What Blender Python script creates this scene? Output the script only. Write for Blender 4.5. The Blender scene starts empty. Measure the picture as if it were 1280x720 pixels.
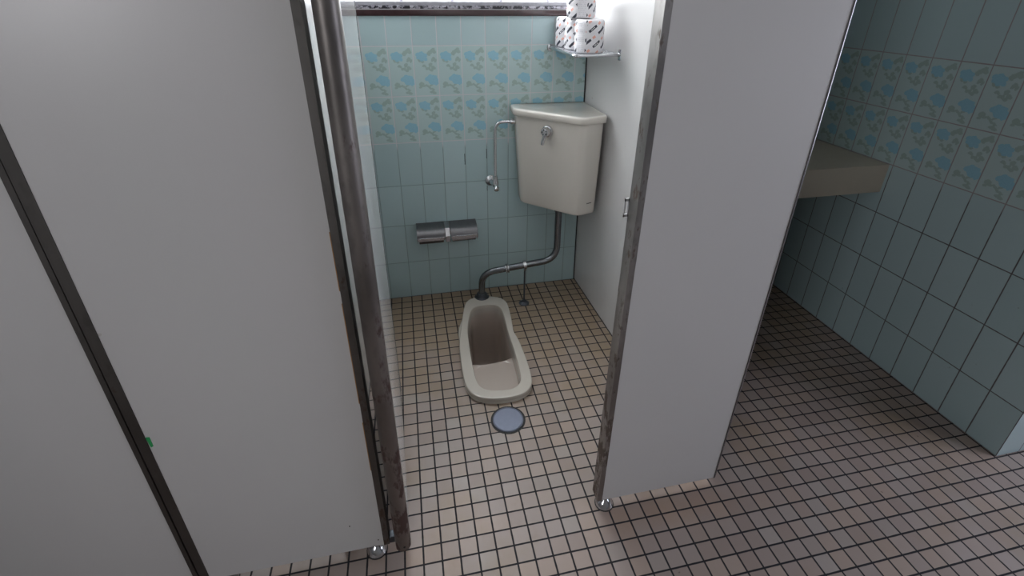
import bpy, bmesh, math, random
from mathutils import Vector, Matrix
random.seed(7)
PI = math.pi
sc = bpy.context.scene
COL = sc.collection

# ------------------------------------------------------------------ helpers
def link(name, bm, mat, parent=None, smooth=None):
    me = bpy.data.meshes.new(name)
    bmesh.ops.recalc_face_normals(bm, faces=bm.faces[:])
    if smooth is not None:
        for f in bm.faces: f.smooth = True
    bm.to_mesh(me); bm.free()
    if smooth is not None:
        me.set_sharp_from_angle(angle=math.radians(smooth))
    if mat: me.materials.append(mat)
    o = bpy.data.objects.new(name, me); COL.objects.link(o)
    if parent:
        o.parent = parent
        o.matrix_parent_inverse = parent.matrix_world.inverted()
    return o

def part(name, bm, mat, parent, smooth=None, label=None):
    """bm is in the parent's local frame"""
    o = link(name, bm, mat, None, smooth)
    o.parent = parent
    if label: o['label'] = label
    return o

def thing(name, label, cat, loc=(0, 0, 0), group=None):
    o = bpy.data.objects.new(name, None); COL.objects.link(o)
    o.location = loc; o.empty_display_size = 0.05
    o['label'] = label; o['category'] = cat
    if group: o['group'] = group
    return o

def tag(o, label, cat, group=None):
    o['label'] = label; o['category'] = cat
    if group: o['group'] = group
    return o

def struct(name, bm, mat, smooth=None):
    o = link(name, bm, mat, None, smooth); o['kind'] = 'structure'
    return o

def box(bm, x0, x1, y0, y1, z0, z1, bev=0.0):
    r = bmesh.ops.create_cube(bm, size=1.0)
    for v in r['verts']:
        v.co = Vector(((x0 + x1) / 2 + v.co.x * (x1 - x0), (y0 + y1) / 2 + v.co.y * (y1 - y0), (z0 + z1) / 2 + v.co.z * (z1 - z0)))
    if bev > 0:
        es = list({e for v in r['verts'] for e in v.link_edges})
        bmesh.ops.bevel(bm, geom=es, offset=bev, segments=2, affect='EDGES', profile=0.5)
    return bm

def hexa(bm, b, t):
    """slab from 4 bottom and 4 top corners"""
    vb = [bm.verts.new(p) for p in b]; vt = [bm.verts.new(p) for p in t]
    bm.faces.new(vb[::-1]); bm.faces.new(vt)
    for i in range(4):
        j = (i + 1) % 4
        bm.faces.new((vb[i], vb[j], vt[j], vt[i]))
    return bm

def frame_at(d):
    d = d.normalized()
    a = Vector((0, 0, 1)) if abs(d.z) < 0.9 else Vector((1, 0, 0))
    u = d.cross(a).normalized(); v = d.cross(u).normalized()
    return u, v

def tube(bm, pts, r, seg=16, cap=True):
    pts = [Vector(p) for p in pts]; rings = []
    rs = r if isinstance(r, (list, tuple)) else [r] * len(pts)
    u = None
    for i, p in enumerate(pts):
        d = (pts[min(i + 1, len(pts) - 1)] - pts[max(i - 1, 0)]).normalized()
        if u is None: u, v = frame_at(d)
        else:
            u = (u - d * u.dot(d)).normalized(); v = d.cross(u)
        rings.append([bm.verts.new(p + (u * math.cos(a) + v * math.sin(a)) * rs[i]) for a in [2 * PI * k / seg for k in range(seg)]])
    for a, b in zip(rings, rings[1:]):
        for k in range(seg):
            bm.faces.new((a[k], a[(k + 1) % seg], b[(k + 1) % seg], b[k]))
    if cap:
        bm.faces.new(rings[0][::-1]); bm.faces.new(rings[-1])
    return bm

def lathe(bm, prof, c=(0, 0, 0), axis=(0, 0, 1), seg=32):
    """prof: list of (radius, height along axis)"""
    c = Vector(c); ax = Vector(axis).normalized(); u, v = frame_at(ax)
    rings = []
    for r, h in prof:
        if r < 1e-6: rings.append([bm.verts.new(c + ax * h)])
        else: rings.append([bm.verts.new(c + ax * h + (u * math.cos(2 * PI * k / seg) + v * math.sin(2 * PI * k / seg)) * r) for k in range(seg)])
    for a, b in zip(rings, rings[1:]):
        for k in range(seg):
            k2 = (k + 1) % seg
            if len(a) == 1 and len(b) == 1: continue
            if len(a) == 1: bm.faces.new((a[0], b[k2], b[k]))
            elif len(b) == 1: bm.faces.new((a[k], a[k2], b[0]))
            else: bm.faces.new((a[k], a[k2], b[k2], b[k]))
    if len(rings[0]) > 1: bm.faces.new(rings[0][::-1])
    if len(rings[-1]) > 1: bm.faces.new(rings[-1])
    return bm

def bend(pts, r, n=8):
    """round the corners of a polyline"""
    pts = [Vector(p) for p in pts]; out = [pts[0]]
    for a, b, c in zip(pts, pts[1:], pts[2:]):
        d1 = (a - b).normalized(); d2 = (c - b).normalized()
        L = min(r, (a - b).length * .49, (c - b).length * .49)
        p, q = b + d1 * L, b + d2 * L
        for i in range(n + 1):
            t = i / n
            out.append(p * (1 - t) ** 2 + b * 2 * t * (1 - t) + q * t * t)
    out.append(pts[-1]); return out

def round_poly(pts, r, n=6):
    """closed 2D polygon with rounded corners"""
    out = []; N = len(pts)
    rr = r if isinstance(r, (list, tuple)) else [r] * N
    for i in range(N):
        a, b, c = Vector(pts[i - 1]), Vector(pts[i]), Vector(pts[(i + 1) % N])
        d1 = (a - b).normalized(); d2 = (c - b).normalized(); L = rr[i]
        p, q = b + d1 * L, b + d2 * L
        for k in range(n + 1):
            t = k / n
            out.append(p * (1 - t) ** 2 + b * 2 * t * (1 - t) + q * t * t)
    return out

def loft(bm, sections, cap0=True, cap1=True):
    rings = [[bm.verts.new(p) for p in s] for s in sections]
    n = len(rings[0])
    for a, b in zip(rings, rings[1:]):
        for k in range(n):
            k2 = (k + 1) % n
            bm.faces.new((a[k], a[k2], b[k2], b[k]))
    if cap0: bm.faces.new(rings[0][::-1])
    if cap1: bm.faces.new(rings[-1])
    return rings

def extrude_profile(bm, prof, x0, x1):
    """closed (y,z) profile swept along x"""
    loft(bm, [[(x0, y, z) for y, z in prof], [(x1, y, z) for y, z in prof]])
    return bm

def inset_poly(pts, d):
    """offset a counter-clockwise or clockwise closed 2D outline inwards by d"""
    N = len(pts); A = sum(pts[i][0] * pts[(i + 1) % N][1] - pts[(i + 1) % N][0] * pts[i][1] for i in range(N))
    s = 1 if A > 0 else -1; out = []
    for i in range(N):
        a, c = Vector(pts[i - 1]), Vector(pts[(i + 1) % N])
        t = (c - a).normalized(); nrm = Vector((-t.y, t.x)) * s
        out.append(Vector(pts[i]) + nrm * d)
    return out

def spline_loop(pts, n, blur=2):
    N = len(pts); P = [Vector(p) for p in pts]; dense = []
    for i in range(N):
        p0, p1, p2, p3 = P[i - 1], P[i], P[(i + 1) % N], P[(i + 2) % N]
        for k in range(16):
            t = k / 16
            dense.append(0.5 * ((2 * p1) + (-p0 + p2) * t + (2 * p0 - 5 * p1 + 4 * p2 - p3) * t * t + (-p0 + 3 * p1 - 3 * p2 + p3) * t ** 3))
    L = [0]
    for i in range(len(dense)): L.append(L[-1] + (dense[(i + 1) % len(dense)] - dense[i]).length)
    out = []; j = 0
    for k in range(n):
        s = L[-1] * k / n
        while L[j + 1] < s: j += 1
        t = (s - L[j]) / max(1e-9, L[j + 1] - L[j])
        out.append(dense[j].lerp(dense[(j + 1) % len(dense)], t))
    for _ in range(blur):
        out = [(out[i - 1] + out[i] * 2 + out[(i + 1) % n]) / 4 for i in range(n)]
    return out

# ------------------------------------------------------------------ materials
class NT:
    def __init__(s, name):
        s.m = bpy.data.materials.new(name); s.m.use_nodes = True
        s.t = s.m.node_tree; s.n = s.t.nodes; s.l = s.t.links
        s.b = s.n['Principled BSDF']
    def new(s, t): return s.n.new(t)
    def put(s, sock, v):
        if isinstance(v, bpy.types.NodeSocket): s.l.new(v, sock)
        else: sock.default_value = v
    def m1(s, op, a, b=None, c=None):
        n = s.new('ShaderNodeMath'); n.operation = op
        s.put(n.inputs[0], a)
        if b is not None: s.put(n.inputs[1], b)
        if c is not None: s.put(n.inputs[2], c)
        return n.outputs[0]
    def add(s, a, b): return s.m1('ADD', a, b)
    def mul(s, a, b): return s.m1('MULTIPLY', a, b)
    def sub(s, a, b): return s.m1('SUBTRACT', a, b)
    def lt(s, a, b): return s.m1('LESS_THAN', a, b)
    def gt(s, a, b): return s.m1('GREATER_THAN', a, b)
    def mx(s, a, b): return s.m1('MAXIMUM', a, b)
    def mn(s, a, b): return s.m1('MINIMUM', a, b)
    def sstep(s, v, a, b, lo=0.0, hi=1.0):
        n = s.new('ShaderNodeMapRange'); n.interpolation_type = 'SMOOTHSTEP'
        s.put(n.inputs[0], v); n.inputs[1].default_value = a; n.inputs[2].default_value = b
        n.inputs[3].default_value = lo; n.inputs[4].default_value = hi
        return n.outputs[0]
    def mix(s, f, a, b):
        n = s.new('ShaderNodeMix'); n.data_type = 'RGBA'
        s.put(n.inputs[0], f)
        for k, v in ((6, a), (7, b)):
            if isinstance(v, (tuple, list)): v = (*v[:3], 1.0)
            s.put(n.inputs[k], v)
        return n.outputs[2]
    def obj(s): return s.new('ShaderNodeTexCoord').outputs['Object']
    def sep(s, v):
        n = s.new('ShaderNodeSeparateXYZ'); s.put(n.inputs[0], v); return n.outputs
    def comb(s, x, y, z=0.0):
        n = s.new('ShaderNodeCombineXYZ'); s.put(n.inputs[0], x); s.put(n.inputs[1], y); s.put(n.inputs[2], z); return n.outputs[0]
    def noise(s, v, scale, detail=2.0, rough=.5, col=False):
        n = s.new('ShaderNodeTexNoise'); s.put(n.inputs['Vector'], v)
        n.inputs['Scale'].default_value = scale; n.inputs['Detail'].default_value = detail; n.inputs['Roughness'].default_value = rough
        return n.outputs[1 if col else 0]
    def white(s, v):
        n = s.new('ShaderNodeTexWhiteNoise'); s.put(n.inputs[0], v); return n.outputs[0]
    def bump(s, h, strength, dist=.002):
        n = s.new('ShaderNodeBump'); s.put(n.inputs['Height'], h); n.inputs['Strength'].default_value = strength; n.inputs['Distance'].default_value = dist
        s.l.new(n.outputs[0], s.b.inputs['Normal'])
    def base(s, col, rough=.5, metal=0.0):
        if isinstance(col, (tuple, list)): col = (*col[:3], 1.0)
        s.put(s.b.inputs['Base Color'], col); s.put(s.b.inputs['Roughness'], rough); s.put(s.b.inputs['Metallic'], metal)

def simple(name, col, rough=.5, metal=0.0, nscale=30.0, namp=.06, bump=0.0):
    t = NT(name); o = t.obj(); f = t.noise(o, nscale, 3)
    a = tuple(c * (1 - namp) for c in col); b = tuple(min(1, c * (1 + namp)) for c in col)
    t.base(t.mix(f, a, b), rough, metal)
    if bump: t.bump(f, bump)
    return t.m

def floor_mat():
    t = NT('mosaic_floor_tile'); o = t.obj(); x, y, z = t.sep(o)
    u = t.m1('DIVIDE', x, .05); v = t.m1('DIVIDE', y, .0488665)
    fu = t.m1('PINGPONG', u, .5); fv = t.m1('PINGPONG', v, .5)     # distance to the joint, in tiles
    d = t.mn(fu, fv)
    wob = t.noise(o, 60, 2)
    w = t.add(.041, t.mul(wob, .022))
    joint = t.sub(1.0, t.sstep(t.sub(d, w), -.016, .010))
    cell = t.comb(t.m1('FLOOR', u), t.m1('FLOOR', v))
    r = t.white(cell); r2 = t.white(t.comb(t.add(t.m1('FLOOR', u), 17.3), t.m1('FLOOR', v)))
    c = t.mix(r, (.305, .242, .214), (.355, .298, .273))
    c = t.mix(t.mul(t.sstep(r2, .55, 1.0), .55), c, (.41, .315, .255))
    c = t.mix(t.mul(t.sstep(r2, .0, .25, 1.0, 0.0), .4), c, (.385, .36, .335))
    # brown limescale and soap staining: strongest in the back of the stall and below the panel's edge
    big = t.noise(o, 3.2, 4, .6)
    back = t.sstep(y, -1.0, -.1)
    browning = t.mul(t.sstep(t.add(big, t.mul(back, .35)), .45, .85), .75)
    c = t.mix(browning, c, (.30, .225, .145))
    sm = t.noise(o, 14, 4, .65)
    c = t.mix(t.mul(t.sstep(sm, .58, .8), .35), c, (.27, .20, .15))
    bx = t.m1('ABSOLUTE', t.sub(x, .78)); by = t.m1('ABSOLUTE', t.sub(y, -1.31))
    blot = t.mul(t.sstep(bx, .12, .30, 1.0, 0.0), t.sstep(t.add(by, t.mul(sm, .06)), .03, .11, 1.0, 0.0))
    c = t.mix(t.mul(blot, .42), c, (.33, .22, .155))
    speck = t.sstep(t.noise(o, 55, 1), .79, .83)
    c = t.mix(t.mul(speck, .6), c, (.12, .08, .06))
    c = t.mix(joint, c, (.018, .018, .022))
    t.base(c, t.add(.34, t.add(t.mul(joint, .45), t.mul(sm, .15))))
    t.b.inputs['Specular IOR Level'].default_value = .35
    t.bump(t.sub(1.0, joint), .35, .0015)
    return t.m

def blob(t, a, b, cx, cy, rx, ry, ang):
    """soft ellipse distance in tile coordinates (a across in dm, b up in dm)"""
    ca, sa = math.cos(ang), math.sin(ang)
    dx = t.sub(a, cx); dy = t.sub(b, cy)
    p = t.mul(t.add(t.mul(dx, ca), t.mul(dy, sa)), 1 / rx)
    q = t.mul(t.sub(t.mul(dy, ca), t.mul(dx, sa)), 1 / ry)
    return t.m1('SQRT', t.add(t.mul(p, p), t.mul(q, q)))

def tile_mat(name, axis, off, pitch, sign, upper_grout, lower_grout, seed, crack=None):
    t = NT(name); o = t.obj(); x, y, z = t.sep(o)
    h = x if axis == 0 else y
    u = t.mul(t.sub(h, off), sign / pitch); v = t.m1('DIVIDE', z, .2)
    fu = t.mul(t.m1('PINGPONG', u, .5), pitch); fv = t.mul(t.m1('PINGPONG', v, .5), .2)
    wob = t.mul(t.sub(t.noise(o, 40, 2), .5), .0012)
    d = t.add(t.mn(fu, fv), wob)
    joint = t.sub(1.0, t.sstep(d, .0011, .0026))
    a = t.m1('FRACT', u); b = t.mul(t.m1('FRACT', v), 2.0)           # b runs 0..2 up the tile
    nv = t.comb(a, b)
    n1 = t.sep(t.noise(nv, 7, 2, .5, True))
    aw = t.add(a, t.mul(t.sub(n1[0], .5), .12)); bw = t.add(b, t.mul(t.sub(n1[1], .5), .12))
    def group(lst):
        m = None
        for e in lst:
            g = blob(t, aw, bw, *e)
            m = g if m is None else t.mn(m, g)
        return m
    flowers = group([(.20, 1.66, .10, .09, 0), (.34, 1.70, .11, .09, 0), (.46, 1.62, .10, .09, 0), (.22, 1.54, .11, .09, 0), (.36, 1.57, .13, .10, 0), (.48, 1.50, .10, .08, -.4), (.34, 1.46, .09, .07, 0),
                     (.54, .70, .12, .10, 0), (.66, .78, .12, .09, 0), (.80, .74, .12, .10, 0), (.90, .64, .10, .10, 0), (.70, .64, .18, .13, -.2), (.86, .53, .12, .10, -.4), (.70, .53, .14, .08, -.2)])
    leaves = group([(.70, 1.75, .10, .08, .4), (.80, 1.83, .11, .07, .5), (.88, 1.76, .09, .07, 0), (.62, 1.68, .08, .06, .2),
                    (.84, 1.50, .06, .09, .2), (.78, 1.44, .06, .07, -.4), (.90, 1.42, .06, .07, 0),
                    (.40, 1.22, .065, .05, .6), (.46, 1.19, .06, .05, -.5),
                    (.68, 1.25, .09, .08, .3), (.58, 1.12, .10, .065, .2), (.80, 1.13, .10, .065, -.3), (.70, 1.04, .10, .06, 0),
                    (.24, 1.42, .07, .05, -.4), (.36, 1.37, .07, .05, .4), (.26, .50, .10, .08, .3), (.34, .42, .10, .06, -.2), (.22, .38, .07, .05, .5),
                    (.50, .42, .10, .045, -.5), (.58, .34, .12, .04, -.5), (.66, .42, .08, .04, .3), (.74, .28, .09, .04, -.5),
                    (.66, .15, .08, .06, 0), (.78, .12, .09, .06, 0), (.72, .20, .06, .05, 0)])
    row = t.m1('FLOOR', v)
    band = t.mul(t.gt(row, 3.5), t.lt(row, 5.5))
    fl = t.mul(t.sstep(flowers, .92, 1.08, 1.0, 0.0), band)
    lf = t.mul(t.sstep(leaves, .92, 1.08, 1.0, 0.0), band)
    tex = t.noise(nv, 26, 3)
    cell = t.comb(t.m1('FLOOR', u), row)
    rnd = t.white(cell)
    plain = t.mix(rnd, (.43, .575, .60), (.475, .62, .645))
    plain = t.mix(t.mul(t.noise(o, 5, 4), .35), plain, (.44, .57, .58))
    c = t.mix(band, plain, (.475, .615, .615))
    c = t.mix(t.mul(lf, .75), c, t.mix(tex, (.29, .40, .38), (.37, .47, .43)))
    c = t.mix(t.mul(fl, .85), c, t.mix(tex, (.21, .48, .62), (.33, .60, .72)))
    # tiny stain specks
    sp = t.sstep(t.noise(o, 32, 2), .77, .8)
    c = t.mix(t.mul(sp, .35), c, (.2, .22, .2))
    up = t.sstep(z, .76, .79)
    gcol = t.mix(up, lower_grout, upper_grout)
    c = t.mix(joint, c, gcol)
    if crack:
        for (cx, z0, z1) in crack:
            k = t.mul(t.lt(t.m1('ABSOLUTE', t.sub(t.add(x, t.mul(t.noise(o, 90, 1), .002)), cx + .001)), .0013), t.mul(t.gt(z, z0), t.lt(z, z1)))
            c = t.mix(k, c, (.02, .025, .025))
    t.base(c, t.add(.16, t.mul(joint, .5)))
    t.bump(t.add(t.sub(1.0, joint), t.mul(t.noise(o, 9, 1), .25)), .25, .0015)
    return t.m

def laminate(name, col, rough):
    t = NT(name); o = t.obj(); f = t.noise(o, 2.0, 4, .6); g = t.noise(o, 160, 2)
    c = t.mix(f, tuple(k * .96 for k in col), tuple(min(1, k * 1.03) for k in col))
    sp = t.sstep(t.noise(o, 26, 1), .80, .82)
    c = t.mix(t.mul(sp, .35), c, (.3, .27, .22))
    t.base(c, rough); t.bump(g, .015, .001)
    return t.m

def rusty(name, col, rust, amount, rough=.38, metal=.75, scale=28):
    t = NT(name); o = t.obj()
    x, y, z = t.sep(o)
    st = t.comb(t.mul(x, 1.0), t.mul(y, 1.0), t.mul(z, .45))
    f = t.noise(st, scale, 5, .65); g = t.noise(st, 7, 3)
    low = t.sstep(z, 1.15, .2)
    m = t.sstep(t.add(f, t.mul(low, .10)), .66 - amount, .76 - amount)
    c = t.mix(t.sstep(g, .3, .7), tuple(k * .6 for k in col), tuple(k * 1.3 for k in col))
    c = t.mix(t.mul(t.sstep(t.noise(st, 60, 3), .5, .7), .3), c, tuple(k * .4 for k in col))
    c = t.mix(t.mul(low, .6), c, (col[0] * .85, col[1] * .72, col[2] * .66))
    c = t.mix(m, c, rust)
    t.base(c, t.add(rough, t.mul(m, .35)), t.mul(t.sub(1.0, t.mul(m, .85)), metal))
    t.bump(f, .12, .001)
    return t.m

def speckle(name, a, b, scale):
    t = NT(name); o = t.obj(); f = t.noise(o, scale, 3, .6)
    t.base(t.mix(t.sstep(f, .44, .58), a, b), .3); return t.m

def wrap_mat():
    t = NT('printed_roll_wrapper'); o = t.obj(); x, y, z = t.sep(o)
    ang = t.m1('ARCTAN2', y, x); s = t.mul(ang, .055)
    nz = t.noise(o, 40, 2)
    d = t.add(t.mul(t.sub(z, t.mul(s, .80)), 1 / .033), t.mul(nz, .06))
    e = t.mul(t.add(t.mul(z, .80), s), 1 / .090)
    row = t.m1('FLOOR', d); fd = t.m1('FRACT', d)
    e2 = t.m1('FRACT', t.add(e, t.mul(row, .37)))
    bar = t.mul(t.gt(fd, .12), t.lt(fd, .47))
    dark = t.mul(bar, t.mul(t.gt(e2, .05), t.lt(e2, .55)))
    sal = t.mul(bar, t.mul(t.gt(e2, .66), t.lt(e2, .83)))
    mid = t.mul(t.mul(t.gt(fd, .22), t.lt(fd, .37)), t.mul(t.gt(e2, .12), t.lt(e2, .45)))
    odd = t.lt(t.m1('FRACT', t.mul(row, .5)), .25)
    let = t.mul(t.mul(mid, odd), t.gt(t.noise(t.comb(t.mul(e, 26.0), row), 1.0, 0), .5))
    fine = t.mul(t.mul(t.gt(fd, .68), t.lt(fd, .90)), t.lt(t.m1('FRACT', t.mul(fd, 9.0)), .35))
    c = t.mix(t.mul(fine, .18), (.70, .69, .715), (.42, .42, .46))
    c = t.mix(dark, c, (.03, .032, .05)); c = t.mix(let, c, (.75, .74, .76)); c = t.mix(sal, c, (.70, .36, .29))
    seam = t.mul(t.gt(ang, 2.35), t.lt(ang, 3.05))
    small = t.mul(t.lt(t.m1('FRACT', t.mul(z, 150.0)), .4), t.gt(t.noise(t.comb(t.mul(s, 420.0), t.m1('FLOOR', t.mul(z, 150.0))), 1.0, 0), .5))
    c = t.mix(seam, c, t.mix(t.mul(small, t.mul(t.gt(ang, 2.42), t.lt(ang, 2.98))), (.70, .69, .715), (.50, .50, .55)))
    top = t.gt(t.m1('ABSOLUTE', t.sub(z, .0575)), .0555)
    c = t.mix(top, c, (.70, .69, .715))
    t.base(c, .45); t.bump(t.noise(o, 70, 3), .5, .002)
    return t.m

def emis(name, col, strength, rows=True):
    t = NT(name); o = t.obj()
    f = t.noise(o, 9, 3)
    t.base((.8, .82, .83), .25)
    t.put(t.b.inputs['Emission Color'], t.mix(f, tuple(k * .93 for k in col), col))
    t.b.inputs['Emission Strength'].default_value = strength
    return t.m

def ceramic(name, col, browning=None):
    t = NT(name); o = t.obj(); f = t.noise(o, 6, 4, .6)
    c = t.mix(f, tuple(k * .95 for k in col), tuple(k * 1.03 for k in col))
    if browning:
        z0, z1, sc_ = browning; x, y, z = t.sep(o)
        k = t.mul(t.sstep(t.add(z, t.mul(t.sub(t.noise(o, 12, 4), .5), .02)), z1, z0, 1.0, 0.0), t.sstep(y, -.30, -.02, .75, 1.0))  # mixes towards the browner colour with depth below the rim
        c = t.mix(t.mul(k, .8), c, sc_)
    t.base(c, .16); t.b.inputs['Coat Weight'].default_value = .3; t.b.inputs['Coat Roughness'].default_value = .06
    return t.m

M = dict(
    floor=floor_mat(),
    wall_back=tile_mat('aqua_tile_back', 0, .05, .1, 1, (.60, .60, .62), (.27, .36, .37), 1,
                       crack=[(.347, .685, .737), (.4485, .708, .754), (.4488, .549, .574)]),
    wall_right=tile_mat('aqua_tile_side', 1, -1.364, .0995, -1, (.33, .30, .31), (.12, .11, .115), 2),
    plaster=simple('painted_plaster', (.36, .355, .34), .8, 0, 12, .05),
    lam=laminate('grey_laminate', (.56, .555, .55), .32),
    lam_side=laminate('white_laminate', (.55, .548, .545), .22),
    lam_gloss=laminate('glossy_laminate', (.60, .60, .60), .10),
    trim=rusty('weathered_metal_trim', (.27, .26, .25), (.10, .075, .06), .085, .45, .65, 34),
    trim_mid=rusty('brown_metal_trim', (.125, .118, .112), (.06, .035, .025), .02, .48, .6),
    trim_dark=rusty('dark_metal_trim', (.075, .07, .066), (.05, .03, .02), .0, .5, .55),
    post=rusty('rusty_steel_edge', (.19, .175, .165), (.06, .032, .026), .06, .44, .75, 20),
    keeper=simple('satin_keeper', (.62, .62, .64), .4, .4, 40, .05),
    amber=simple('amber_core_edge', (.34, .17, .05), .6, 0, 80, .4),
    chrome=simple('chrome', (.60, .61, .63), .14, 1.0, 40, .05),
    pipe=simple('dull_nickel_pipe', (.20, .21, .225), .24, 1.0, 50, .18),
    darkpipe=simple('dark_brass_fitting', (.10, .11, .125), .42, .9, 60, .25),
    steel=simple('brushed_steel', (.155, .172, .225), .48, .6, 90, .08),
    holder=simple('tarnished_steel', (.20, .195, .205), .33, .9, 60, .16),
    holder_lip=simple('bright_steel', (.42, .41, .43), .25, .9, 60, .1),
    spindle=simple('brown_spindle', (.06, .045, .04), .45, .2, 80, .3),
    black=simple('matte_black', (.012, .012, .013), .6, 0, 80, .2),
    ceramic=ceramic('cream_ceramic', (.56, .52, .46)),
    bowl=ceramic('brown_graded_ceramic', (.53, .50, .45), (.004, -.03, (.47, .385, .335))),
    tank=ceramic('ivory_tank', (.63, .60, .545)),
    ledge=simple('cream_laminate_board', (.47, .42, .34), .5, 0, 20, .05),
    absorber=simple('dark_brown_absorber', (.07, .055, .045), .5, 0, 14, .15),
    brown=simple('brown_trim_tile', (.045, .022, .024), .16, 0, 40, .3),
    sill=speckle('speckled_reflection_bead', (.012, .012, .018), (.42, .41, .47), 75),  # dark and pale speckle paints the window's reflections into the colour
    bead=simple('grey_sill_bead', (.36, .36, .40), .35, 0, 60, .25),
    mortar=simple('pale_block_mortar', (.55, .55, .58), .7, 0, 60, .1),
    glass=emis('lit_glass_block', (.95, .975, 1.0), 12.0),
    daylight=emis('daylit_frosted_pane', (.86, .93, 1.0), 5.0),
    green=simple('green_sticker', (.02, .30, .09), .5, 0, 60, .1),
    wrap=wrap_mat(),
    mark=simple('dark_print', (.02, .02, .022), .5),
    glass_shelf=simple('grey_shelf_plate', (.45, .47, .50), .25, .6, 60, .1),
)

# ------------------------------------------------------------------ squat toilet outline
RIM = [(0.294,-0.195),(0.313,-0.142),(0.35,-0.116),(0.409,-0.113),(0.473,-0.132),(0.504,-0.172),(0.509,-0.231),(0.503,-0.332),(0.494,-0.412),(0.497,-0.440),(0.503,-0.48),(0.506,-0.559),(0.507,-0.633),(0.504,-0.702),(0.496,-0.747),(0.477,-0.777),(0.446,-0.794),(0.401,-0.801),(0.351,-0.799),(0.308,-0.79),(0.273,-0.771),(0.251,-0.742),(0.24,-0.704),(0.237,-0.647),(0.238,-0.548),(0.244,-0.451),(0.26,-0.359),(0.277,-0.274)]
OPEN = [(0.316,-0.249),(0.334,-0.207),(0.364,-0.191),(0.422,-0.191),(0.46,-0.206),(0.472,-0.245),(0.472,-0.32),(0.468,-0.408),(0.468,-0.479),(0.469,-0.558),(0.466,-0.641),(0.461,-0.705),(0.447,-0.741),(0.423,-0.757),(0.39,-0.762),(0.352,-0.758),(0.317,-0.747),(0.295,-0.728),(0.284,-0.69),(0.281,-0.603),(0.282,-0.531),(0.285,-0.454),(0.290,-0.372),(0.303,-0.299)]
NR = 96
rim = spline_loop(RIM, NR, 1); opn = spline_loop(OPEN, NR)
def align(a, b):
    best = min(range(len(b)), key=lambda k: sum((a[i] - b[(i + k) % len(b)]).length for i in range(0, len(a), 8)))
    return [b[(i + best) % len(b)] for i in range(len(a))]
opn = align(rim, opn)
cen = sum(opn, Vector((0, 0))) / NR

# ------------------------------------------------------------------ the room
XL, XR, YF, ZC = -3.2, 2.75, -3.4, 2.45
WX, WY = 1.955, -1.364
bm = bmesh.new()          # floor with an opening for the sunken bowl
outer = [bm.verts.new(p) for p in ((XL, YF, 0), (XR, YF, 0), (XR, 0, 0), (XL, 0, 0))]
hole = [bm.verts.new((p.x, p.y, 0)) for p in inset_poly(rim, .014)]
es = [bm.edges.new((outer[i], outer[(i + 1) % 4])) for i in range(4)] + [bm.edges.new((hole[i], hole[(i + 1) % NR])) for i in range(NR)]
bmesh.ops.triangle_fill(bm, use_beauty=True, use_dissolve=False, edges=es)
hc = Vector((cen.x, cen.y, 0))
fl = struct('floor', bm, M['floor'])
me = fl.data
if sum(1 for p in me.polygons if p.normal.z < 0) > len(me.polygons) / 2: me.flip_normals()

SILL = 1.336
W1 = (-.67, .93)      # window band in the stalls' back wall
bm = bmesh.new(); box(bm, XL, W1[1] + .02, 0, .14, -.02, 1.3115); box(bm, XL, W1[0], 0, .14, 1.3115, ZC); box(bm, W1[1] + .02, WX + .05, 0, .14, -.02, ZC); box(bm, W1[0], W1[1] + .02, 0, .14, 2.16, ZC)
struct('wall_back', bm, M['wall_back'])
bm = bmesh.new(); P = [(WX, WY), (WX + .1, WY + .1), (WX + .1, .02), (WX, .02)]; hexa(bm, [(*p, -.02) for p in P], [(*p, ZC) for p in P])
struct('wall_right', bm, M['wall_right'])
bm = bmesh.new(); P = [(WX, WY), (XR, WY), (XR, WY + .1), (WX + .1, WY + .1)]; hexa(bm, [(*p, -.02) for p in P], [(*p, ZC) for p in P])
o = struct('wall_right_return', bm, tile_mat('aqua_tile_return', 0, WX, .0995, 1, (.33, .30, .31), (.12, .11, .115), 3))
bm = bmesh.new(); box(bm, XL - .1, XL, YF, 0, -.02, ZC)
struct('wall_left', bm, M['plaster'])
bm = bmesh.new(); box(bm, -1.42, -1.30, -2.45, -1.2, -.02, ZC); struct('wall_left_light_blocker', bm, M['plaster'])  # added off-camera wall that shades the far-left panel
# wall behind the camera with a window, and the end wall with another
bm = bmesh.new()
F0, F1, FZ0, FZ1 = -2.6, -1.2, 1.2, 2.25
box(bm, XL, XR, YF - .1, YF, -.02, FZ0); box(bm, XL, XR, YF - .1, YF, FZ1, ZC); box(bm, XL, F0, YF - .1, YF, FZ0, FZ1); box(bm, F1, XR, YF - .1, YF, FZ0, FZ1)
struct('wall_front', bm, M['plaster'])
bm = bmesh.new()
box(bm, XR, XR + .1, YF, WY + .1, -.02, .6); box(bm, XR, XR + .1, YF, WY + .1, 2.1, ZC); box(bm, XR, XR + .1, YF, -2.5, .6, 2.1); box(bm, XR, XR + .1, -1.5, WY + .1, .6, 2.1)
struct('wall_end', bm, M['plaster'])
bm = bmesh.new(); box(bm, XL - .1, XR + .1, YF - .1, .14, ZC, ZC + .05); struct('ceiling', bm, M['plaster'])

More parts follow.
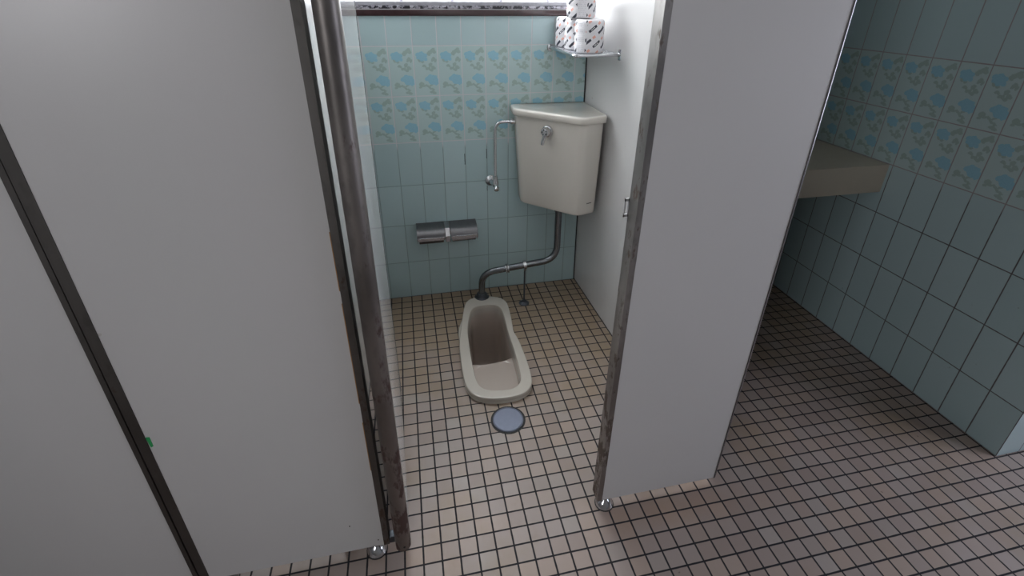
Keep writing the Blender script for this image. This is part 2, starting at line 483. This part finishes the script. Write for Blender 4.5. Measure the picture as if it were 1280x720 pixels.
# window 1: a band of lit glass blocks above the stall's back wall
bm = bmesh.new(); box(bm, W1[0], W1[1] + .02, .02, .12, 1.3115, 1.366); box(bm, W1[0], W1[1] + .02, .03, .11, 2.14, 2.16)
win = struct('window_1', bm, M['mortar'])
ncol = 8; x0 = .9215
for i in range(ncol + 1):
    xx = x0 - i * .2
    bm = bmesh.new(); box(bm, xx - .006, xx + .006, .018, .11, 1.366, 2.14)
    p = part('mortar_joint', bm, M['mortar'], win)
for j in range(4):
    for i in range(ncol):
        xx = x0 - (i + 1) * .2; zz = 1.366 + j * .194
        bm = bmesh.new(); box(bm, xx + .006, xx + .194, .026, .10, zz + .003, zz + .189, .010)
        part('glass_block', bm, M['glass'], win)
# windows behind and beside the camera
def room_window(name, axis, a0, a1, z0, z1, pos, outward, col, strength):
    m = emis(name + '_daylit_pane', col, strength)
    def bx(bm, u0, u1, d0, d1, z0, z1):
        d0, d1 = sorted((pos + outward * d0, pos + outward * d1))
        if axis == 0: box(bm, u0, u1, d0, d1, z0, z1)
        else: box(bm, d0, d1, u0, u1, z0, z1)
    mid = (a0 + a1) / 2
    bm = bmesh.new(); bx(bm, a0 + .04, mid - .02, .05, .07, z0 + .04, z1 - .04); bx(bm, mid + .02, a1 - .04, .05, .07, z0 + .04, z1 - .04)
    w = struct(name, bm, m)
    bm = bmesh.new()
    bx(bm, a0, a1, .02, .08, z0, z0 + .04); bx(bm, a0, a1, .02, .08, z1 - .04, z1)
    for u in (a0, mid - .02, a1 - .04): bx(bm, u, u + .04, .02, .08, z0 + .04, z1 - .04)
    part('window_frame', bm, M['steel'], w)
room_window('window_2', 0, F0, F1, FZ0, FZ1, YF, -1, (.98, .97, 1.0), 9.3)
room_window('window_3', 1, -2.5, -1.5, .6, 2.1, XR, 1, (.84, .86, 1.0), 6.8)

# trim under the window: brown glazed tile and a grey bead speckled with painted window reflections
bm = bmesh.new(); box(bm, XL, W1[1], -.012, .02, 1.3115, 1.3345, .004); struct('trim_1', bm, M['brown'], 40)
bm = bmesh.new(); box(bm, XL, W1[1], -.006, .02, 1.3375, 1.3495, .003); struct('trim_2', bm, M['sill'], 40)
bm = bmesh.new(); box(bm, XL, W1[1], -.004, .02, 1.3335, 1.3376); struct('trim_3', bm, M['mortar'])
bm = bmesh.new(); box(bm, XL, W1[1], -.003, .02, 1.3494, 1.364, .002); struct('trim_4', bm, M['bead'])

# ------------------------------------------------------------------ partitions
ZB, ZT = .043, 2.15
def lean(xb, xt, z):            # edge measured at the foot and at eye height
    return xb + (xt - xb) * z / 1.385
def slab(bm, xl, xr, yf, yb, zb, zt):
    b = [(lean(*xl, zb), yf, zb), (lean(*xr, zb), yf, zb), (lean(*xr, zb), yb, zb), (lean(*xl, zb), yb, zb)]
    t = [(lean(*xl, zt), yf, zt), (lean(*xr, zt), yf, zt), (lean(*xr, zt), yb, zt), (lean(*xl, zt), yb, zt)]
    return hexa(bm, b, t)
YP0, YP1 = -1.27, -1.232
def foot(parent, x, y):
    bm = bmesh.new()
    lathe(bm, [(.026, .0), (.027, .004), (.024, .010), (.0185, .019), (.012, .025), (.010, .027), (.010, .060), (.0, .060)], (x, y, 0), seg=28)
    f = part('foot', bm, M['chrome'], parent, 35, 'chrome domed foot')
    bm = bmesh.new(); lathe(bm, [(.0285, .0), (.0285, .0025), (.024, .003), (0, .003)], (x, y, .0002), seg=28)
    part('foot_contact_shade', bm, M['black'], f, 35)  # black ring standing in for the contact shadow around the foot

def shift(e, d): return (e[0] + d, e[1] + d)
# right front panel
RL, RR = (.5616, .5673), (.9485, .9610)
t = thing('partition_panel', 'grey laminate front panel on chrome foot right of the stall opening', 'partition panel')
bm = bmesh.new(); slab(bm, shift(RL, .002), shift(RR, -.002), YP0 + .0008, YP1 - .0008, ZB, ZT); part('board', bm, M['lam'], t)
bm = bmesh.new(); slab(bm, RL, shift(RL, .0148), YP0 - .0006, YP1 + .0006, ZB - .001, ZT); part('edge_trim', bm, M['trim'], t, None, 'weathered metal edge trim')
bm = bmesh.new(); slab(bm, shift(RR, -.0036), shift(RR, -.0012), YP0 - .0004, YP1 + .0006, ZB - .001, ZT); part('edge_trim', bm, M['trim_dark'], t, None, 'thin dark metal edge strip')
bm = bmesh.new(); tube(bm, [(lean(*RR, z), YP0 + .0035, z) for z in (ZB, .5, 1.0, 1.5, ZT)], .0040, 14); part('edge_bead', bm, M['holder_lip'], t, 60, 'thin bright metal bead')
foot(t, .594, -1.252)
bm = bmesh.new()     # latch keeper: a small open bracket behind the edge
for args in ((.5555, .5665, -1.2315, -1.2275, .951, .957), (.5555, .5665, -1.2315, -1.2275, .988, .994), (.5555, .5578, -1.2315, -1.2275, .951, .994), (.5635, .5675, -1.2315, -1.2275, .951, .994)):
    box(bm, *args)
part('latch_keeper', bm, M['keeper'], t, None, 'small bright latch keeper')

# left front panel
LL, LR = (-.4815, -.4838), (-.0516, -.0488)
t = thing('partition_panel', 'grey laminate front panel left of the opening, green sticker near its bottom left edge', 'partition panel')
bm = bmesh.new(); slab(bm, shift(LL, -.015), shift(LR, .010), YP0 + .0008, YP1 - .0008, ZB, ZT); part('board', bm, M['lam'], t)
bm = bmesh.new(); slab(bm, LR, shift(LR, .0148), YP0 - .0006, YP1 + .0006, ZB - .001, ZT); part('edge_trim', bm, M['trim_mid'], t, None, 'dark brown metal edge trim')
bm = bmesh.new(); slab(bm, shift(LL, -.0195), LL, YP0 - .0006, YP1 + .0006, ZB - .001, ZT); part('edge_trim', bm, M['trim_dark'], t, None, 'nearly black metal edge trim')
foot(t, -.0745, -1.252); foot(t, -.455, -1.252)
bm = bmesh.new(); hexa(bm, [(-.479, -1.2706, .524), (-.4745, -1.2706, .526), (-.4745, -1.2690, .526), (-.479, -1.2690, .524)], [(-.4815, -1.2706, .553), (-.4745, -1.2706, .552), (-.4745, -1.2690, .552), (-.4815, -1.2690, .553)])
part('sticker', bm, M['green'], t, None, 'scrap of green sticker')
bm = bmesh.new(); lathe(bm, [(.0016, -.001), (.0016, .0012), (0, .0018)], (-.1277, -1.2695, .146), (0, -1, 0), 10); lathe(bm, [(.0016, -.001), (.0016, .0012), (0, .0018)], (-.064, -1.2695, .068), (0, -1, 0), 10)
part('screw', bm, M['black'], t, 30)
bm = bmesh.new()
for z0, z1 in ((.56, .83), (.86, .99), (.34, .50)):
    hexa(bm, [(lean(*LR, z0) - .0016, YP0 - .0004, z0), (lean(*LR, z0) + .0002, YP0 - .0004, z0), (lean(*LR, z0) + .0002, YP0 + .004, z0), (lean(*LR, z0) - .0016, YP0 + .004, z0)],
         [(lean(*LR, z1) - .0016, YP0 - .0004, z1), (lean(*LR, z1) + .0002, YP0 - .0004, z1), (lean(*LR, z1) + .0002, YP0 + .004, z1), (lean(*LR, z1) - .0016, YP0 + .004, z1)])
part('worn_edge', bm, M['amber'], t, None, 'worn amber edge of the board')
# neighbouring panel at the far left
t = thing('partition_panel', 'grey laminate panel at far left, cut off by the photo edge beyond the dark joint', 'partition panel')
KR = (-.5150, -.5142)
bm = bmesh.new(); slab(bm, (-1.295, -1.295), shift(KR, .006), YP0 + .0008, YP1 - .0008, ZB, ZT); part('board', bm, M['lam'], t)
bm = bmesh.new(); slab(bm, KR, shift(KR, .0100), YP0 - .0006, YP1 + .0006, ZB - .001, ZT); part('edge_trim', bm, M['trim_dark'], t, None, 'dark metal edge trim')
foot(t, -1.25, -1.252)

# right side partition of the stall
t = thing('side_partition', 'white side partition on the right of the stall, behind the cistern', 'partition')
bm = bmesh.new(); hexa(bm, [(.9455, -1.2285, .002), (.9800, -1.2285, .002), (.956, -.001, .002), (.9195, -.001, .002)],
     [(.9400, -1.2285, ZT), (.9750, -1.2285, ZT), (.925, -.001, ZT), (.890, -.001, ZT)])
part('board', bm, M['lam_side'], t)
bm = bmesh.new(); hexa(bm, [(.9805, -1.2280, .006), (.9835, -1.2280, .006), (.9595, -.0012, .006), (.9565, -.0012, .006)],
     [(.9755, -1.2280, ZT), (.9785, -1.2280, ZT), (.9285, -.0012, ZT), (.9255, -.0012, ZT)])
part('bay_light_absorber', bm, M['absorber'], t, None, 'dark brown facing added unseen to darken the neighbouring bay')  # added unseen dark sheet, soaks up bounce light to darken the bay
bm = bmesh.new(); hexa(bm, [(.9440, -1.2270, .0), (.9815, -1.2270, .0), (.9575, -.0015, .0), (.9180, -.0015, .0)],
     [(.9440, -1.2270, .006), (.9815, -1.2270, .006), (.9575, -.0015, .006), (.9180, -.0015, .006)])
part('floor_strip', bm, M['black'], t, None, 'dark sealing strip along the floor')
bm = bmesh.new(); hexa(bm, [(.9145, -.005, .0), (.9185, -.005, .0), (.9185, -.0005, .0), (.9145, -.0005, .0)], [(.885, -.005, ZT), (.8895, -.005, ZT), (.8895, -.0005, ZT), (.885, -.0005, ZT)])
part('wall_strip', bm, M['mark'], t, None, 'dark sealing strip down the wall corner')

# left side partition of the stall
t = thing('side_partition', 'white side partition seen through the gap left of the rusty door edge', 'partition')
bm = bmesh.new(); box(bm, -.165, -.127, -1.2285, -.001, .002, ZT); part('board', bm, M['lam_side'], t)
bm = bmesh.new(); box(bm, -.167, -.125, -1.227, -.0015, 0, .006); part('floor_strip', bm, M['black'], t, None, 'dark sealing strip along the floor')

# the stall door, swung inwards a little past square
def door():
    t = thing('stall_door', 'glossy white stall door opened inward, rusty rounded steel hinge edge', 'door')
    h, f = (.0, -1.28), (-.0215, -.70)           # hinge edge centre and free edge centre
    d = (Vector(f) - Vector(h)).normalized(); n = Vector((d.y, -d.x))
    if n.x < 0: n = -n
    def sec(z, w, s0, s1):
        k = .0024 * z
        a = Vector(h) + d * s0; b = Vector(f) - d * s1
        return [(a + n * w).to_tuple() + (z,), (b + n * w).to_tuple() + (z,), (b - n * w).to_tuple() + (z,), (a - n * w).to_tuple() + (z,)], k
    bm = bmesh.new(); b, k0 = sec(ZB, .0185, .004, .001); tt, k1 = sec(ZT, .0185, .004, .001)
    hexa(bm, b, [(p[0] + k1, p[1], p[2]) for p in tt]); part('door_board', bm, M['lam_gloss'], t)
    bm = bmesh.new()
    b, k0 = sec(ZB - .0005, .0192, (Vector(f) - Vector(h)).length - .0035, -.0006); tt, k1 = sec(ZT, .0192, (Vector(f) - Vector(h)).length - .0035, -.0006)
    hexa(bm, b, [(p[0] + k1, p[1], p[2]) for p in tt]); part('edge_strip', bm, M['mark'], t, None, 'dark strip on the free edge')
    # rounded hinge edge: half round nose with two short flanges
    def nose(z):
        o = Vector(h) + Vector((.0024 * z, 0)); P = []
        for k in range(17):
            a = PI * k / 16
            P.append(o + n * .0205 * math.cos(a) - d * .0205 * math.sin(a))
        P.append(o - n * .0205 + d * .012); P.append(o + n * .0205 + d * .012)
        return [(p.x, p.y, z) for p in P]
    bm = bmesh.new(); loft(bm, [nose(ZB + .002), nose(ZB + .006), nose(.5), nose(1.0), nose(ZT)])
    e = part('hinge_edge', bm, M['post'], t, 40, 'rusty rounded steel edge')
    bm = bmesh.new(); lathe(bm, [(.0028, -.002), (.0028, .0008), (0, .0008)], (.004, -1.3003, .062), (0, -1, 0), 12); part('rivet_hole', bm, M['black'], e, 30)
    bm = bmesh.new(); box(bm, -.036, -.012, -1.272, -1.250, .047, .070, .002); part('pivot_hinge', bm, M['darkpipe'], t, None, 'dark pivot hinge')
    return t
door()

# ------------------------------------------------------------------ squat toilet
toilet = thing('squat_toilet', 'cream ceramic squat toilet set in the tiled stall floor', 'toilet', (cen.x, cen.y, 0))
C3 = Vector((cen.x, cen.y, 0))
def ring(pts, z): return [(p.x - cen.x, p.y - cen.y, z) for p in pts]
bm = bmesh.new()
io = inset_poly
ri = [inset_poly(opn, d) for d in (-.0022, -.0004, .0006, .002)]
loft(bm, [ring(io(rim, .012), -.03), ring(io(rim, .004), .0006), ring(io(rim, .0015), .010), ring(io(rim, -.0005), .018), ring(io(rim, .0003), .0240), ring(io(rim, .0016), .0270), ring(io(rim, .0036), .0280), ring(io(rim, .0065), .0281), ring(io(rim, .010), .0281),
          ring(inset_poly(opn, -.0085), .0281), ring(inset_poly(opn, -.0050), .0281), ring(ri[0], .0279), ring(ri[1], .0268), ring(ri[2], .024), ring(ri[3], .017), ring(inset_poly(opn, .003), .010)], False, False)
part('rim', bm, M['ceramic'], toilet, 38)
# bowl: upper wall, near shallow pan, far deep well
ZPAN = -.032
wall_sec = [inset_poly(opn, .002), inset_poly(opn, .003), inset_poly(opn, .0045), inset_poly(opn, .007)]
YS = -.522
bm = bmesh.new()
rings = loft(bm, [ring(wall_sec[0], .0165), ring(wall_sec[1], .002), ring(wall_sec[2], -.018), ring(wall_sec[3], ZPAN)], False, False)
last = rings[-1]
near = [v for v in last if v.co.y + cen.y < YS]
idx = [i for i, v in enumerate(last) if v.co.y + cen.y < YS]
# contiguous ordering of near run
start = next(i for i in idx if (i - 1) % NR not in idx)
run = []; i = start
while i in idx: run.append(last[i]); i = (i + 1) % NR
far = []; 
while i not in idx: far.append(last[i]); i = (i + 1) % NR
a, b = run[-1], run[0]     # the step goes from a to b
ncr = 15; cross = []
for k in range(1, ncr):
    s = k / ncr; x = a.co.x + (b.co.x - a.co.x) * s; yy = a.co.y + (b.co.y - a.co.y) * s
    cross.append(bm.verts.new((x, yy - .006 + .014 * abs(2 * s - 1) ** 5, ZPAN - .006 * (1 - abs(2 * s - 1) ** 4))))
# pan floor, slightly dished
fpan = bm.faces.new(run + cross)
# well
loop = [a] + far + [b] + cross[::-1]
def inner(vs, f, z, dy=0):
    c = sum((v.co for v in vs), Vector()) / len(vs)
    return [bm.verts.new((c.x + (v.co.x - c.x) * f, c.y + (v.co.y - c.y) * f + dy, z)) for v in vs]
prev = loop
for f, z, dy in ((.995, ZPAN - .004, 0), (.985, -.08, .001), (.97, -.15, .002), (.95, -.22, .003), (.90, -.29, .003), (.72, -.33, .0), (.3, -.345, 0)):
    nx = inner(loop, f, z, dy)
    for k in range(len(loop)):
        k2 = (k + 1) % len(loop)
        bm.faces.new((prev[k], prev[k2], nx[k2], nx[k]))
    prev = nx
bm.faces.new(prev)
bmesh.ops.triangulate(bm, faces=[fpan])
part('bowl', bm, M['bowl'], toilet, 55, 'bowl interior turning browner with depth')
# base flange that shows beyond the waist
base = io(rim, -.001); out = []
for p in base:
    k = max(0.0, 1 - abs((p.y + .335) / .075)) ** .6 if p.x < .3 else 0
    out.append(Vector((p.x - .013 * k, p.y)))
for _ in range(2): out = [(out[i - 1] + out[i] * 2 + out[(i + 1) % NR]) / 4 for i in range(NR)]
bm = bmesh.new(); loft(bm, [ring(inset_poly(out, .0), .0003), ring(out, .007), ring(inset_poly(out, .004), .011), ring(inset_poly(rim, .01), .012)], False, False)
part('base_flange', bm, M['ceramic'], toilet, 50)

# floor cleanout cover
t = thing('floor_drain', 'round grey steel drain cover in the floor before the toilet', 'drain', (.3725, -.881, 0))
bm = bmesh.new(); lathe(bm, [(.0630, .0002), (.0630, .0022), (.0575, .0022), (.057, .0004), (0, .0004)], seg=48); part('frame_ring', bm, M['black'], t, 30, 'dark outer ring')
bm = bmesh.new(); lathe(bm, [(.0555, .0006), (.0555, .0042), (.0545, .0046), (.0532, .0046), (.0524, .0028), (.0514, .0046), (0, .0046)], seg=48); part('cover', bm, M['steel'], t, 20)

# ------------------------------------------------------------------ corner cistern
t = thing('cistern', 'ivory corner cistern with lid hung between tiled wall and partition', 'toilet tank', (.902, 0, .515))
def pent(L, e, off=(0, 0)):
    return [(0 + off[0], -.004), (-L, -.004), (-L - .006, -e), (-e - .010, -L + .006), (-.004 + off[0], -L + .045 * .8)]
def tank_sec(s, z, rr=.022):
    P = [(-.010, -.006), (-.330 * s, -.006), (-.336 * s, -.088 * s), (-.107 * s, -.316 * s), (-.008, -.284 * s)]
    return [(p.x, p.y, z) for p in round_poly(P, [.004, .012, .03 * .8, .03, .014], 6)]
bm = bmesh.new()
loft(bm, [tank_sec(.885, -.006), tank_sec(.905, -.004), tank_sec(.914, .002), tank_sec(.920, .012), tank_sec(.962, .22), tank_sec(1.0, .412)])
tk = part('tank', bm, M['tank'], t, 45)
def lid_sec(d, z):
    P = [(-.002, -.002), (-.345 + d, -.002), (-.351 + d, -.098 + d * .4), (-.115 + d * .3, -.331 + d), (-.003, -.300 + d)]
    return [(p.x, p.y, z) for p in round_poly(P, [.004, .012, .022, .022, .012], 6)]
bm = bmesh.new()
loft(bm, [lid_sec(.008, .408), lid_sec(.003, .4095), lid_sec(.0, .414), lid_sec(.0, .4305), lid_sec(.0016, .4350), lid_sec(.0050, .4375), lid_sec(.010, .4380), lid_sec(.030, .4380), lid_sec(.034, .4365)])
part('lid', bm, M['tank'], t, 40)
# flush handle on the diagonal face
nrm = Vector((-.707, -.707, 0)); hp = Vector((.6760 - .902, -.2015, .876 - .515))
hp = hp - nrm * .004
bm = bmesh.new(); lathe(bm, [(.0255, 0), (.0255, .004), (.0235, .009), (.0195, .011), (.0190, .024), (.0165, .029), (.008, .031), (0, .031)], hp, nrm, 32)
hd = part('flush_handle', bm, M['chrome'], t, 35, 'round chrome flush handle')
bm = bmesh.new(); q = hp + nrm * .024
for k in range(5):
    a = 2 * PI * k / 5 + .6; u = Vector((.707, -.707, 0))
    c = q + (u * math.cos(a) + Vector((0, 0, 1)) * math.sin(a)) * .0105 + nrm * .005
    lathe(bm, [(.0030, 0), (.0030, .0030), (0, .0030)], c, nrm, 10)
part('handle_screw', bm, M['black'], hd, 30)
bm = bmesh.new(); tube(bm, [q + Vector((0, 0, -.010)), q + Vector((-.003, .001, -.026)), q + Vector((-.006, .002, -.042)) + nrm * .003, q + Vector((-.007, .003, -.054)) + nrm * .005], [.0088, .0075, .0080, .0055], 14)
part('lever', bm, M['chrome'], hd, 40)
# flush pipe
t = thing('flush_pipe', 'bent metal flush pipe running from the cistern to the toilet', 'pipe', (.395, -.115, 0))
O = Vector((.395, -.115, 0))
path = bend([(.7615, -.150, .5088), (.7640, -.150, .222), (.604, -.150, .208), (.395, -.138, .178), (.395, -.115, .045)], .085, 10)
bm = bmesh.new(); tube(bm, [p - O for p in path], .0160, 20); part('pipe_run', bm, M['pipe'], t, 50)
def pdir(x):
    ps = sorted(path, key=lambda p: abs(p.x - x))[:2]; d = (ps[0] - ps[1]).normalized()
    c = min(path, key=lambda p: abs(p.x - x)); return c, d
def on_path(x):
    for p, q in zip(path, path[1:]):
        if (p.x - x) * (q.x - x) <= 0 and abs(p.x - q.x) > 1e-6 and p.z < .25:
            s = (x - p.x) / (q.x - p.x); return p.lerp(q, s), (q - p).normalized()
for x in (.517,):
    c, d = on_path(x); bm = bmesh.new(); lathe(bm, [(.016, -.009), (.0225, -.008), (.0240, -.003), (.0200, 0), (.0240, .003), (.0225, .008), (.016, .009)], c - O, d, 24); part('pipe_collar', bm, M['chrome'], t, 40)
bm = bmesh.new(); lathe(bm, [(.0360, .016), (.0375, .022), (.0360, .029), (.0290, .033), (.0265, .036), (.0255, .047), (.0215, .051), (.0165, .055)], (0, 0, 0), (0, 0, 1), 28); part('floor_union', bm, M['darkpipe'], t, 40, 'dark union nut behind the bowl')
bm = bmesh.new(); lathe(bm, [(.0215, -.004), (.0215, .012), (.017, .016)], Vector((.7615, -.150, .484)) - O, (0, 0, 1), 6); part('union_nut', bm, M['pipe'], t, 30)

t = thing('pipe_support', 'thin metal support rod clamped to the flush pipe, standing on floor', 'pipe support', (.5987, -.174, 0))
O2 = Vector((.5987, -.174, 0)); c, d = on_path(.604)
bm = bmesh.new(); lathe(bm, [(.0255, .0), (.0255, .004), (.020, .009), (.010, .014), (.008, .022), (0, .022)], seg=24); part('base', bm, M['darkpipe'], t, 35)
bm = bmesh.new(); tube(bm, [(0, 0, .012), c - O2 + Vector((0, -.004, -.016))], .0042, 12); part('rod', bm, M['darkpipe'], t, 40)
bm = bmesh.new(); lathe(bm, [(.0162, -.007), (.0222, -.007), (.0222, .007), (.0162, .007)], c - O2, d, 24); box(bm, c.x - O2.x - .005, c.x - O2.x + .005, c.y - O2.y - .009, c.y - O2.y + .003, c.z - .030, c.z - .014, .001); part('pipe_clip', bm, M['chrome'], t, 40)

# ------------------------------------------------------------------ stop valve and supply pipe
V0 = Vector((.466, 0, .600))
t = thing('stop_valve', 'chrome stop valve on tiled wall with thin pipe up to the cistern', 'valve', V0)
bm = bmesh.new(); lathe(bm, [(.026, .0005), (.026, .004), (.021, .010), (.012, .014), (.010, .016)], (0, 0, 0), (0, -1, 0), 28); part('escutcheon', bm, M['chrome'], t, 35)
bm = bmesh.new(); tube(bm, [(0, -.012, 0), (.003, -.030, 0), (.012, -.050, .002)], .0115, 16); lathe(bm, [(.0, -.018), (.0115, -.016), (.0150, -.007), (.0150, .007), (.0115, .015), (.0105, .021), (.0105, .036), (.0075, .038)], (.0135, -.050, .002), (0, 0, 1), 20); part('valve_body', bm, M['chrome'], t, 40)
bm = bmesh.new(); lathe(bm, [(.0075, 0), (.0075, .016), (.0120, .018), (.0135, .027), (.0110, .035), (.005, .038), (0, .038)], (.0135, -.056, -.002), (.0, -.85, -.45), 18); part('valve_handle', bm, M['chrome'], t, 35)
sp = bend([(.0135, -.050, .030), (.0135, -.050, .2875), (.095, -.050, .2875), (.104, -.050, .2875)], .042, 10)
bm = bmesh.new(); tube(bm, sp, .0072, 14); part('supply_pipe', bm, M['chrome'], t, 50)
bm = bmesh.new(); lathe(bm, [(.009, -.004), (.0125, -.002), (.0125, .012), (.0165, .013), (.0165, .018), (.009, .020)], (.0845, -.050, .2875), (1, 0, 0), 8); part('coupling_nut', bm, M['chrome'], t, 30)

# ------------------------------------------------------------------ double paper holder
t = thing('paper_holder', 'double steel toilet paper holder on the tiled wall beneath the stop valve', 'toilet paper holder', (.245, 0, .406))
def cover_prof(dz=0, th=.002, sc_=1):
    P = [(-.001, 0), (-.030, -.002), (-.060, -.009), (-.080, -.020), (-.091, -.034), (-.094, -.050)]
    P = [(y * sc_, z + dz) for y, z in P]
    Q = [(y + .0015, z - th) for y, z in P]
    return P + Q[::-1]
bm = bmesh.new(); box(bm, -.141, .141, -.003, -.0004, -.075, .001); part('back_plate', bm, M['holder'], t)
for x0, x1, sp_m, lab in ((-.140, -.013, 'spindle', 'dark brown roller'), (.015, .140, 'holder_lip', 'steel roller')):
    bm = bmesh.new(); extrude_profile(bm, cover_prof(), x0, x1); cv = part('cover', bm, M['holder'], t, 30)
    bm = bmesh.new()
    P = [(-.0945, -.036), (-.0965, -.037), (-.0975, -.052), (-.0945, -.053)]
    extrude_profile(bm, P, x0 + .002, x1 - .002); part('lip', bm, M['holder_lip'], cv, None, 'bright front lip')
    bm = bmesh.new(); lathe(bm, [(.0155, 0), (.017, .002), (.017, x1 - x0 - .014), (.0155, x1 - x0 - .012)], (x0 + .006, -.055, -.066), (1, 0, 0), 24); part('spindle', bm, M[sp_m], t, 35, lab)
bm = bmesh.new(); extrude_profile(bm, [(-.001, .002), (-.062, -.007), (-.096, -.034), (-.098, -.062), (-.085, -.066), (-.06, -.050), (-.001, -.05)], -.0105, .0105); part('centre_bracket', bm, M['holder_lip'], t, 30)
for x0 in (-.1425, .1400):
    bm = bmesh.new(); extrude_profile(bm, [(-.001, .002), (-.062, -.007), (-.092, -.034), (-.094, -.050), (-.062, -.078), (-.045, -.078), (-.001, -.05)], x0, x0 + .0025); part('side_plate', bm, M['holder'], t, 30)

# ------------------------------------------------------------------ corner rack with wrapped rolls
ZS = 1.188
t = thing('corner_rack', 'chrome rail rack in the upper corner carrying wrapped toilet rolls', 'shelf', (.731, 0, ZS))
O3 = Vector((.731, 0, ZS))
path = bend([(.731, -.004, ZS), (.729, -.335, ZS), (.9145, -.318, ZS)], .02, 8)
bm = bmesh.new(); tube(bm, [p - O3 for p in path], .0062, 14); part('rail', bm, M['chrome'], t, 50)
bm = bmesh.new(); hexa(bm, [(.003, -.006, .0035), (.162, -.006, .0035), (.176, -.318, .0035), (.003, -.330, .0035)], [(.003, -.006, .0070), (.162, -.006, .0070), (.176, -.318, .0070), (.003, -.330, .0070)]); part('shelf_plate', bm, M['glass_shelf'], t)
bm = bmesh.new(); box(bm, .1825, .1875, -.330, -.306, -.020, .020, .002); part('bracket', bm, M['chrome'], t, 40)
bm = bmesh.new(); lathe(bm, [(.014, 0), (.014, .004), (.008, .006)], (0, -.0008, 0), (0, -1, 0), 20); part('bracket', bm, M['chrome'], t, 40)
def roll_bm(seed):
    rnd = random.Random(seed); bm = bmesh.new(); R = .0545; H = .115
    prof = [(.016, .004), (.020, .001), (.046, .0), (.051, .002), (.0535, .007)]
    nz = 12
    for k in range(nz + 1): prof.append((R - .0012 * math.cos(k * 1.7), .012 + (H - .024) * k / nz))
    prof += [(.0535, H - .007), (.0505, H - .002), (.044, H + .001), (.026, H - .001), (.016, H - .006), (.010, H - .012), (0, H - .013)]
    lathe(bm, prof, seg=40)
    ph = [rnd.uniform(0, 6.28) for _ in range(4)]
    for v in bm.verts:
        r = math.hypot(v.co.x, v.co.y)
        if r > .02:
            a = math.atan2(v.co.y, v.co.x)
            k = 1 + .012 * math.sin(3 * a + ph[0] + v.co.z * 30) + .008 * math.sin(7 * a + ph[1]) + .006 * math.sin(13 * a + ph[2] + v.co.z * 60)
            v.co.x *= k; v.co.y *= k
    return bm
ZR = ZS + .0075
rolls = [((.795, -.0565, ZR), 2.6, 'rearmost wrapped toilet roll on the corner rack, against the tiled wall'),
         ((.797, -.1705, ZR), 4.4, 'middle wrapped toilet roll on the rack, mostly hidden between two others'),
         ((.800, -.2845, ZR), 1.05, 'nearest wrapped toilet roll on the rack, beside its front rail'),
         ((.783, -.222, ZR + .1175), 1.75, 'topmost wrapped toilet roll, stacked on the others and cut off by the photo top')]
for k, (loc, rz, lab) in enumerate(rolls):
    o = link('toilet_roll', roll_bm(k), M['wrap'], None, 50)
    o.location = loc; o.rotation_euler = (0, 0, rz)
    tag(o, lab, 'toilet roll', 'wrapped toilet rolls on the corner rack')

# ------------------------------------------------------------------ ledge in the neighbouring bay
bm = bmesh.new(); box(bm, .9845, WX - .0006, -.655, -.001, .683, .799, .003)
t = link('wall_ledge', bm, M['ledge'], None, 40)
tag(t, 'cream boxed ledge across the dark bay against the right tiled wall', 'ledge')

# printed mark on the cistern's short front face
P0 = Vector((-.107 * .93 + 0, -.316 * .93, 0)); P1 = Vector((-.008, -.284 * .93, 0))
dirm = (P1 - P0).normalized(); nm = Vector((dirm.y, -dirm.x, 0))
if nm.y > 0: nm = -nm
bm = bmesh.new()
for k in range(5):
    c = P0 + dirm * (.048 + k * .0052) + nm * .0003 + Vector((0, 0, .050))
    h = .0021 if k % 2 == 0 else .0017
    a = c - dirm * .0021; b = c + dirm * .0021
    hexa(bm, [tuple(a - Vector((0, 0, h))), tuple(b - Vector((0, 0, h))), tuple(b - Vector((0, 0, h)) - nm * .006), tuple(a - Vector((0, 0, h)) - nm * .006)],
         [tuple(a + Vector((0, 0, h))), tuple(b + Vector((0, 0, h))), tuple(b + Vector((0, 0, h)) - nm * .006), tuple(a + Vector((0, 0, h)) - nm * .006)])
m = part('maker_mark', bm, M['mark'], bpy.data.objects['cistern'], None, 'tiny dark maker mark')

# ------------------------------------------------------------------ camera, world, view
f, cx, cy = 601.4012, 640.0, 286.8593
R = ((0.97814, -0.20780, 0.00776), (-0.08410, -0.42945, -0.89917), (0.19018, 0.87886, -0.43754))
cam = bpy.data.cameras.new('camera'); co = bpy.data.objects.new('camera', cam); COL.objects.link(co)
mw = Matrix.Identity(4)
for i in range(3):
    mw[i][0] = R[0][i]; mw[i][1] = -R[1][i]; mw[i][2] = -R[2][i]
mw.translation = Vector((0.11183, -2.12396, 1.38817)); co.matrix_world = mw
cam.sensor_fit = 'HORIZONTAL'; cam.sensor_width = 36; cam.lens = f / 1280 * 36
cam.shift_y = (cy - 360) / 1280; cam.clip_start = .01
sc.camera = co
w = bpy.data.worlds.new('world'); sc.world = w; w.use_nodes = True
w.node_tree.nodes['Background'].inputs[0].default_value = (.6, .7, .85, 1); w.node_tree.nodes['Background'].inputs[1].default_value = .5
vs = sc.view_settings; vs.view_transform = 'Standard'; vs.look = 'None'; vs.exposure = 0.0; vs.gamma = 1.0; vs.use_curve_mapping = False
sc.cycles.use_denoising = True
sc.cycles.max_bounces = 8; sc.cycles.diffuse_bounces = 5; sc.cycles.glossy_bounces = 4
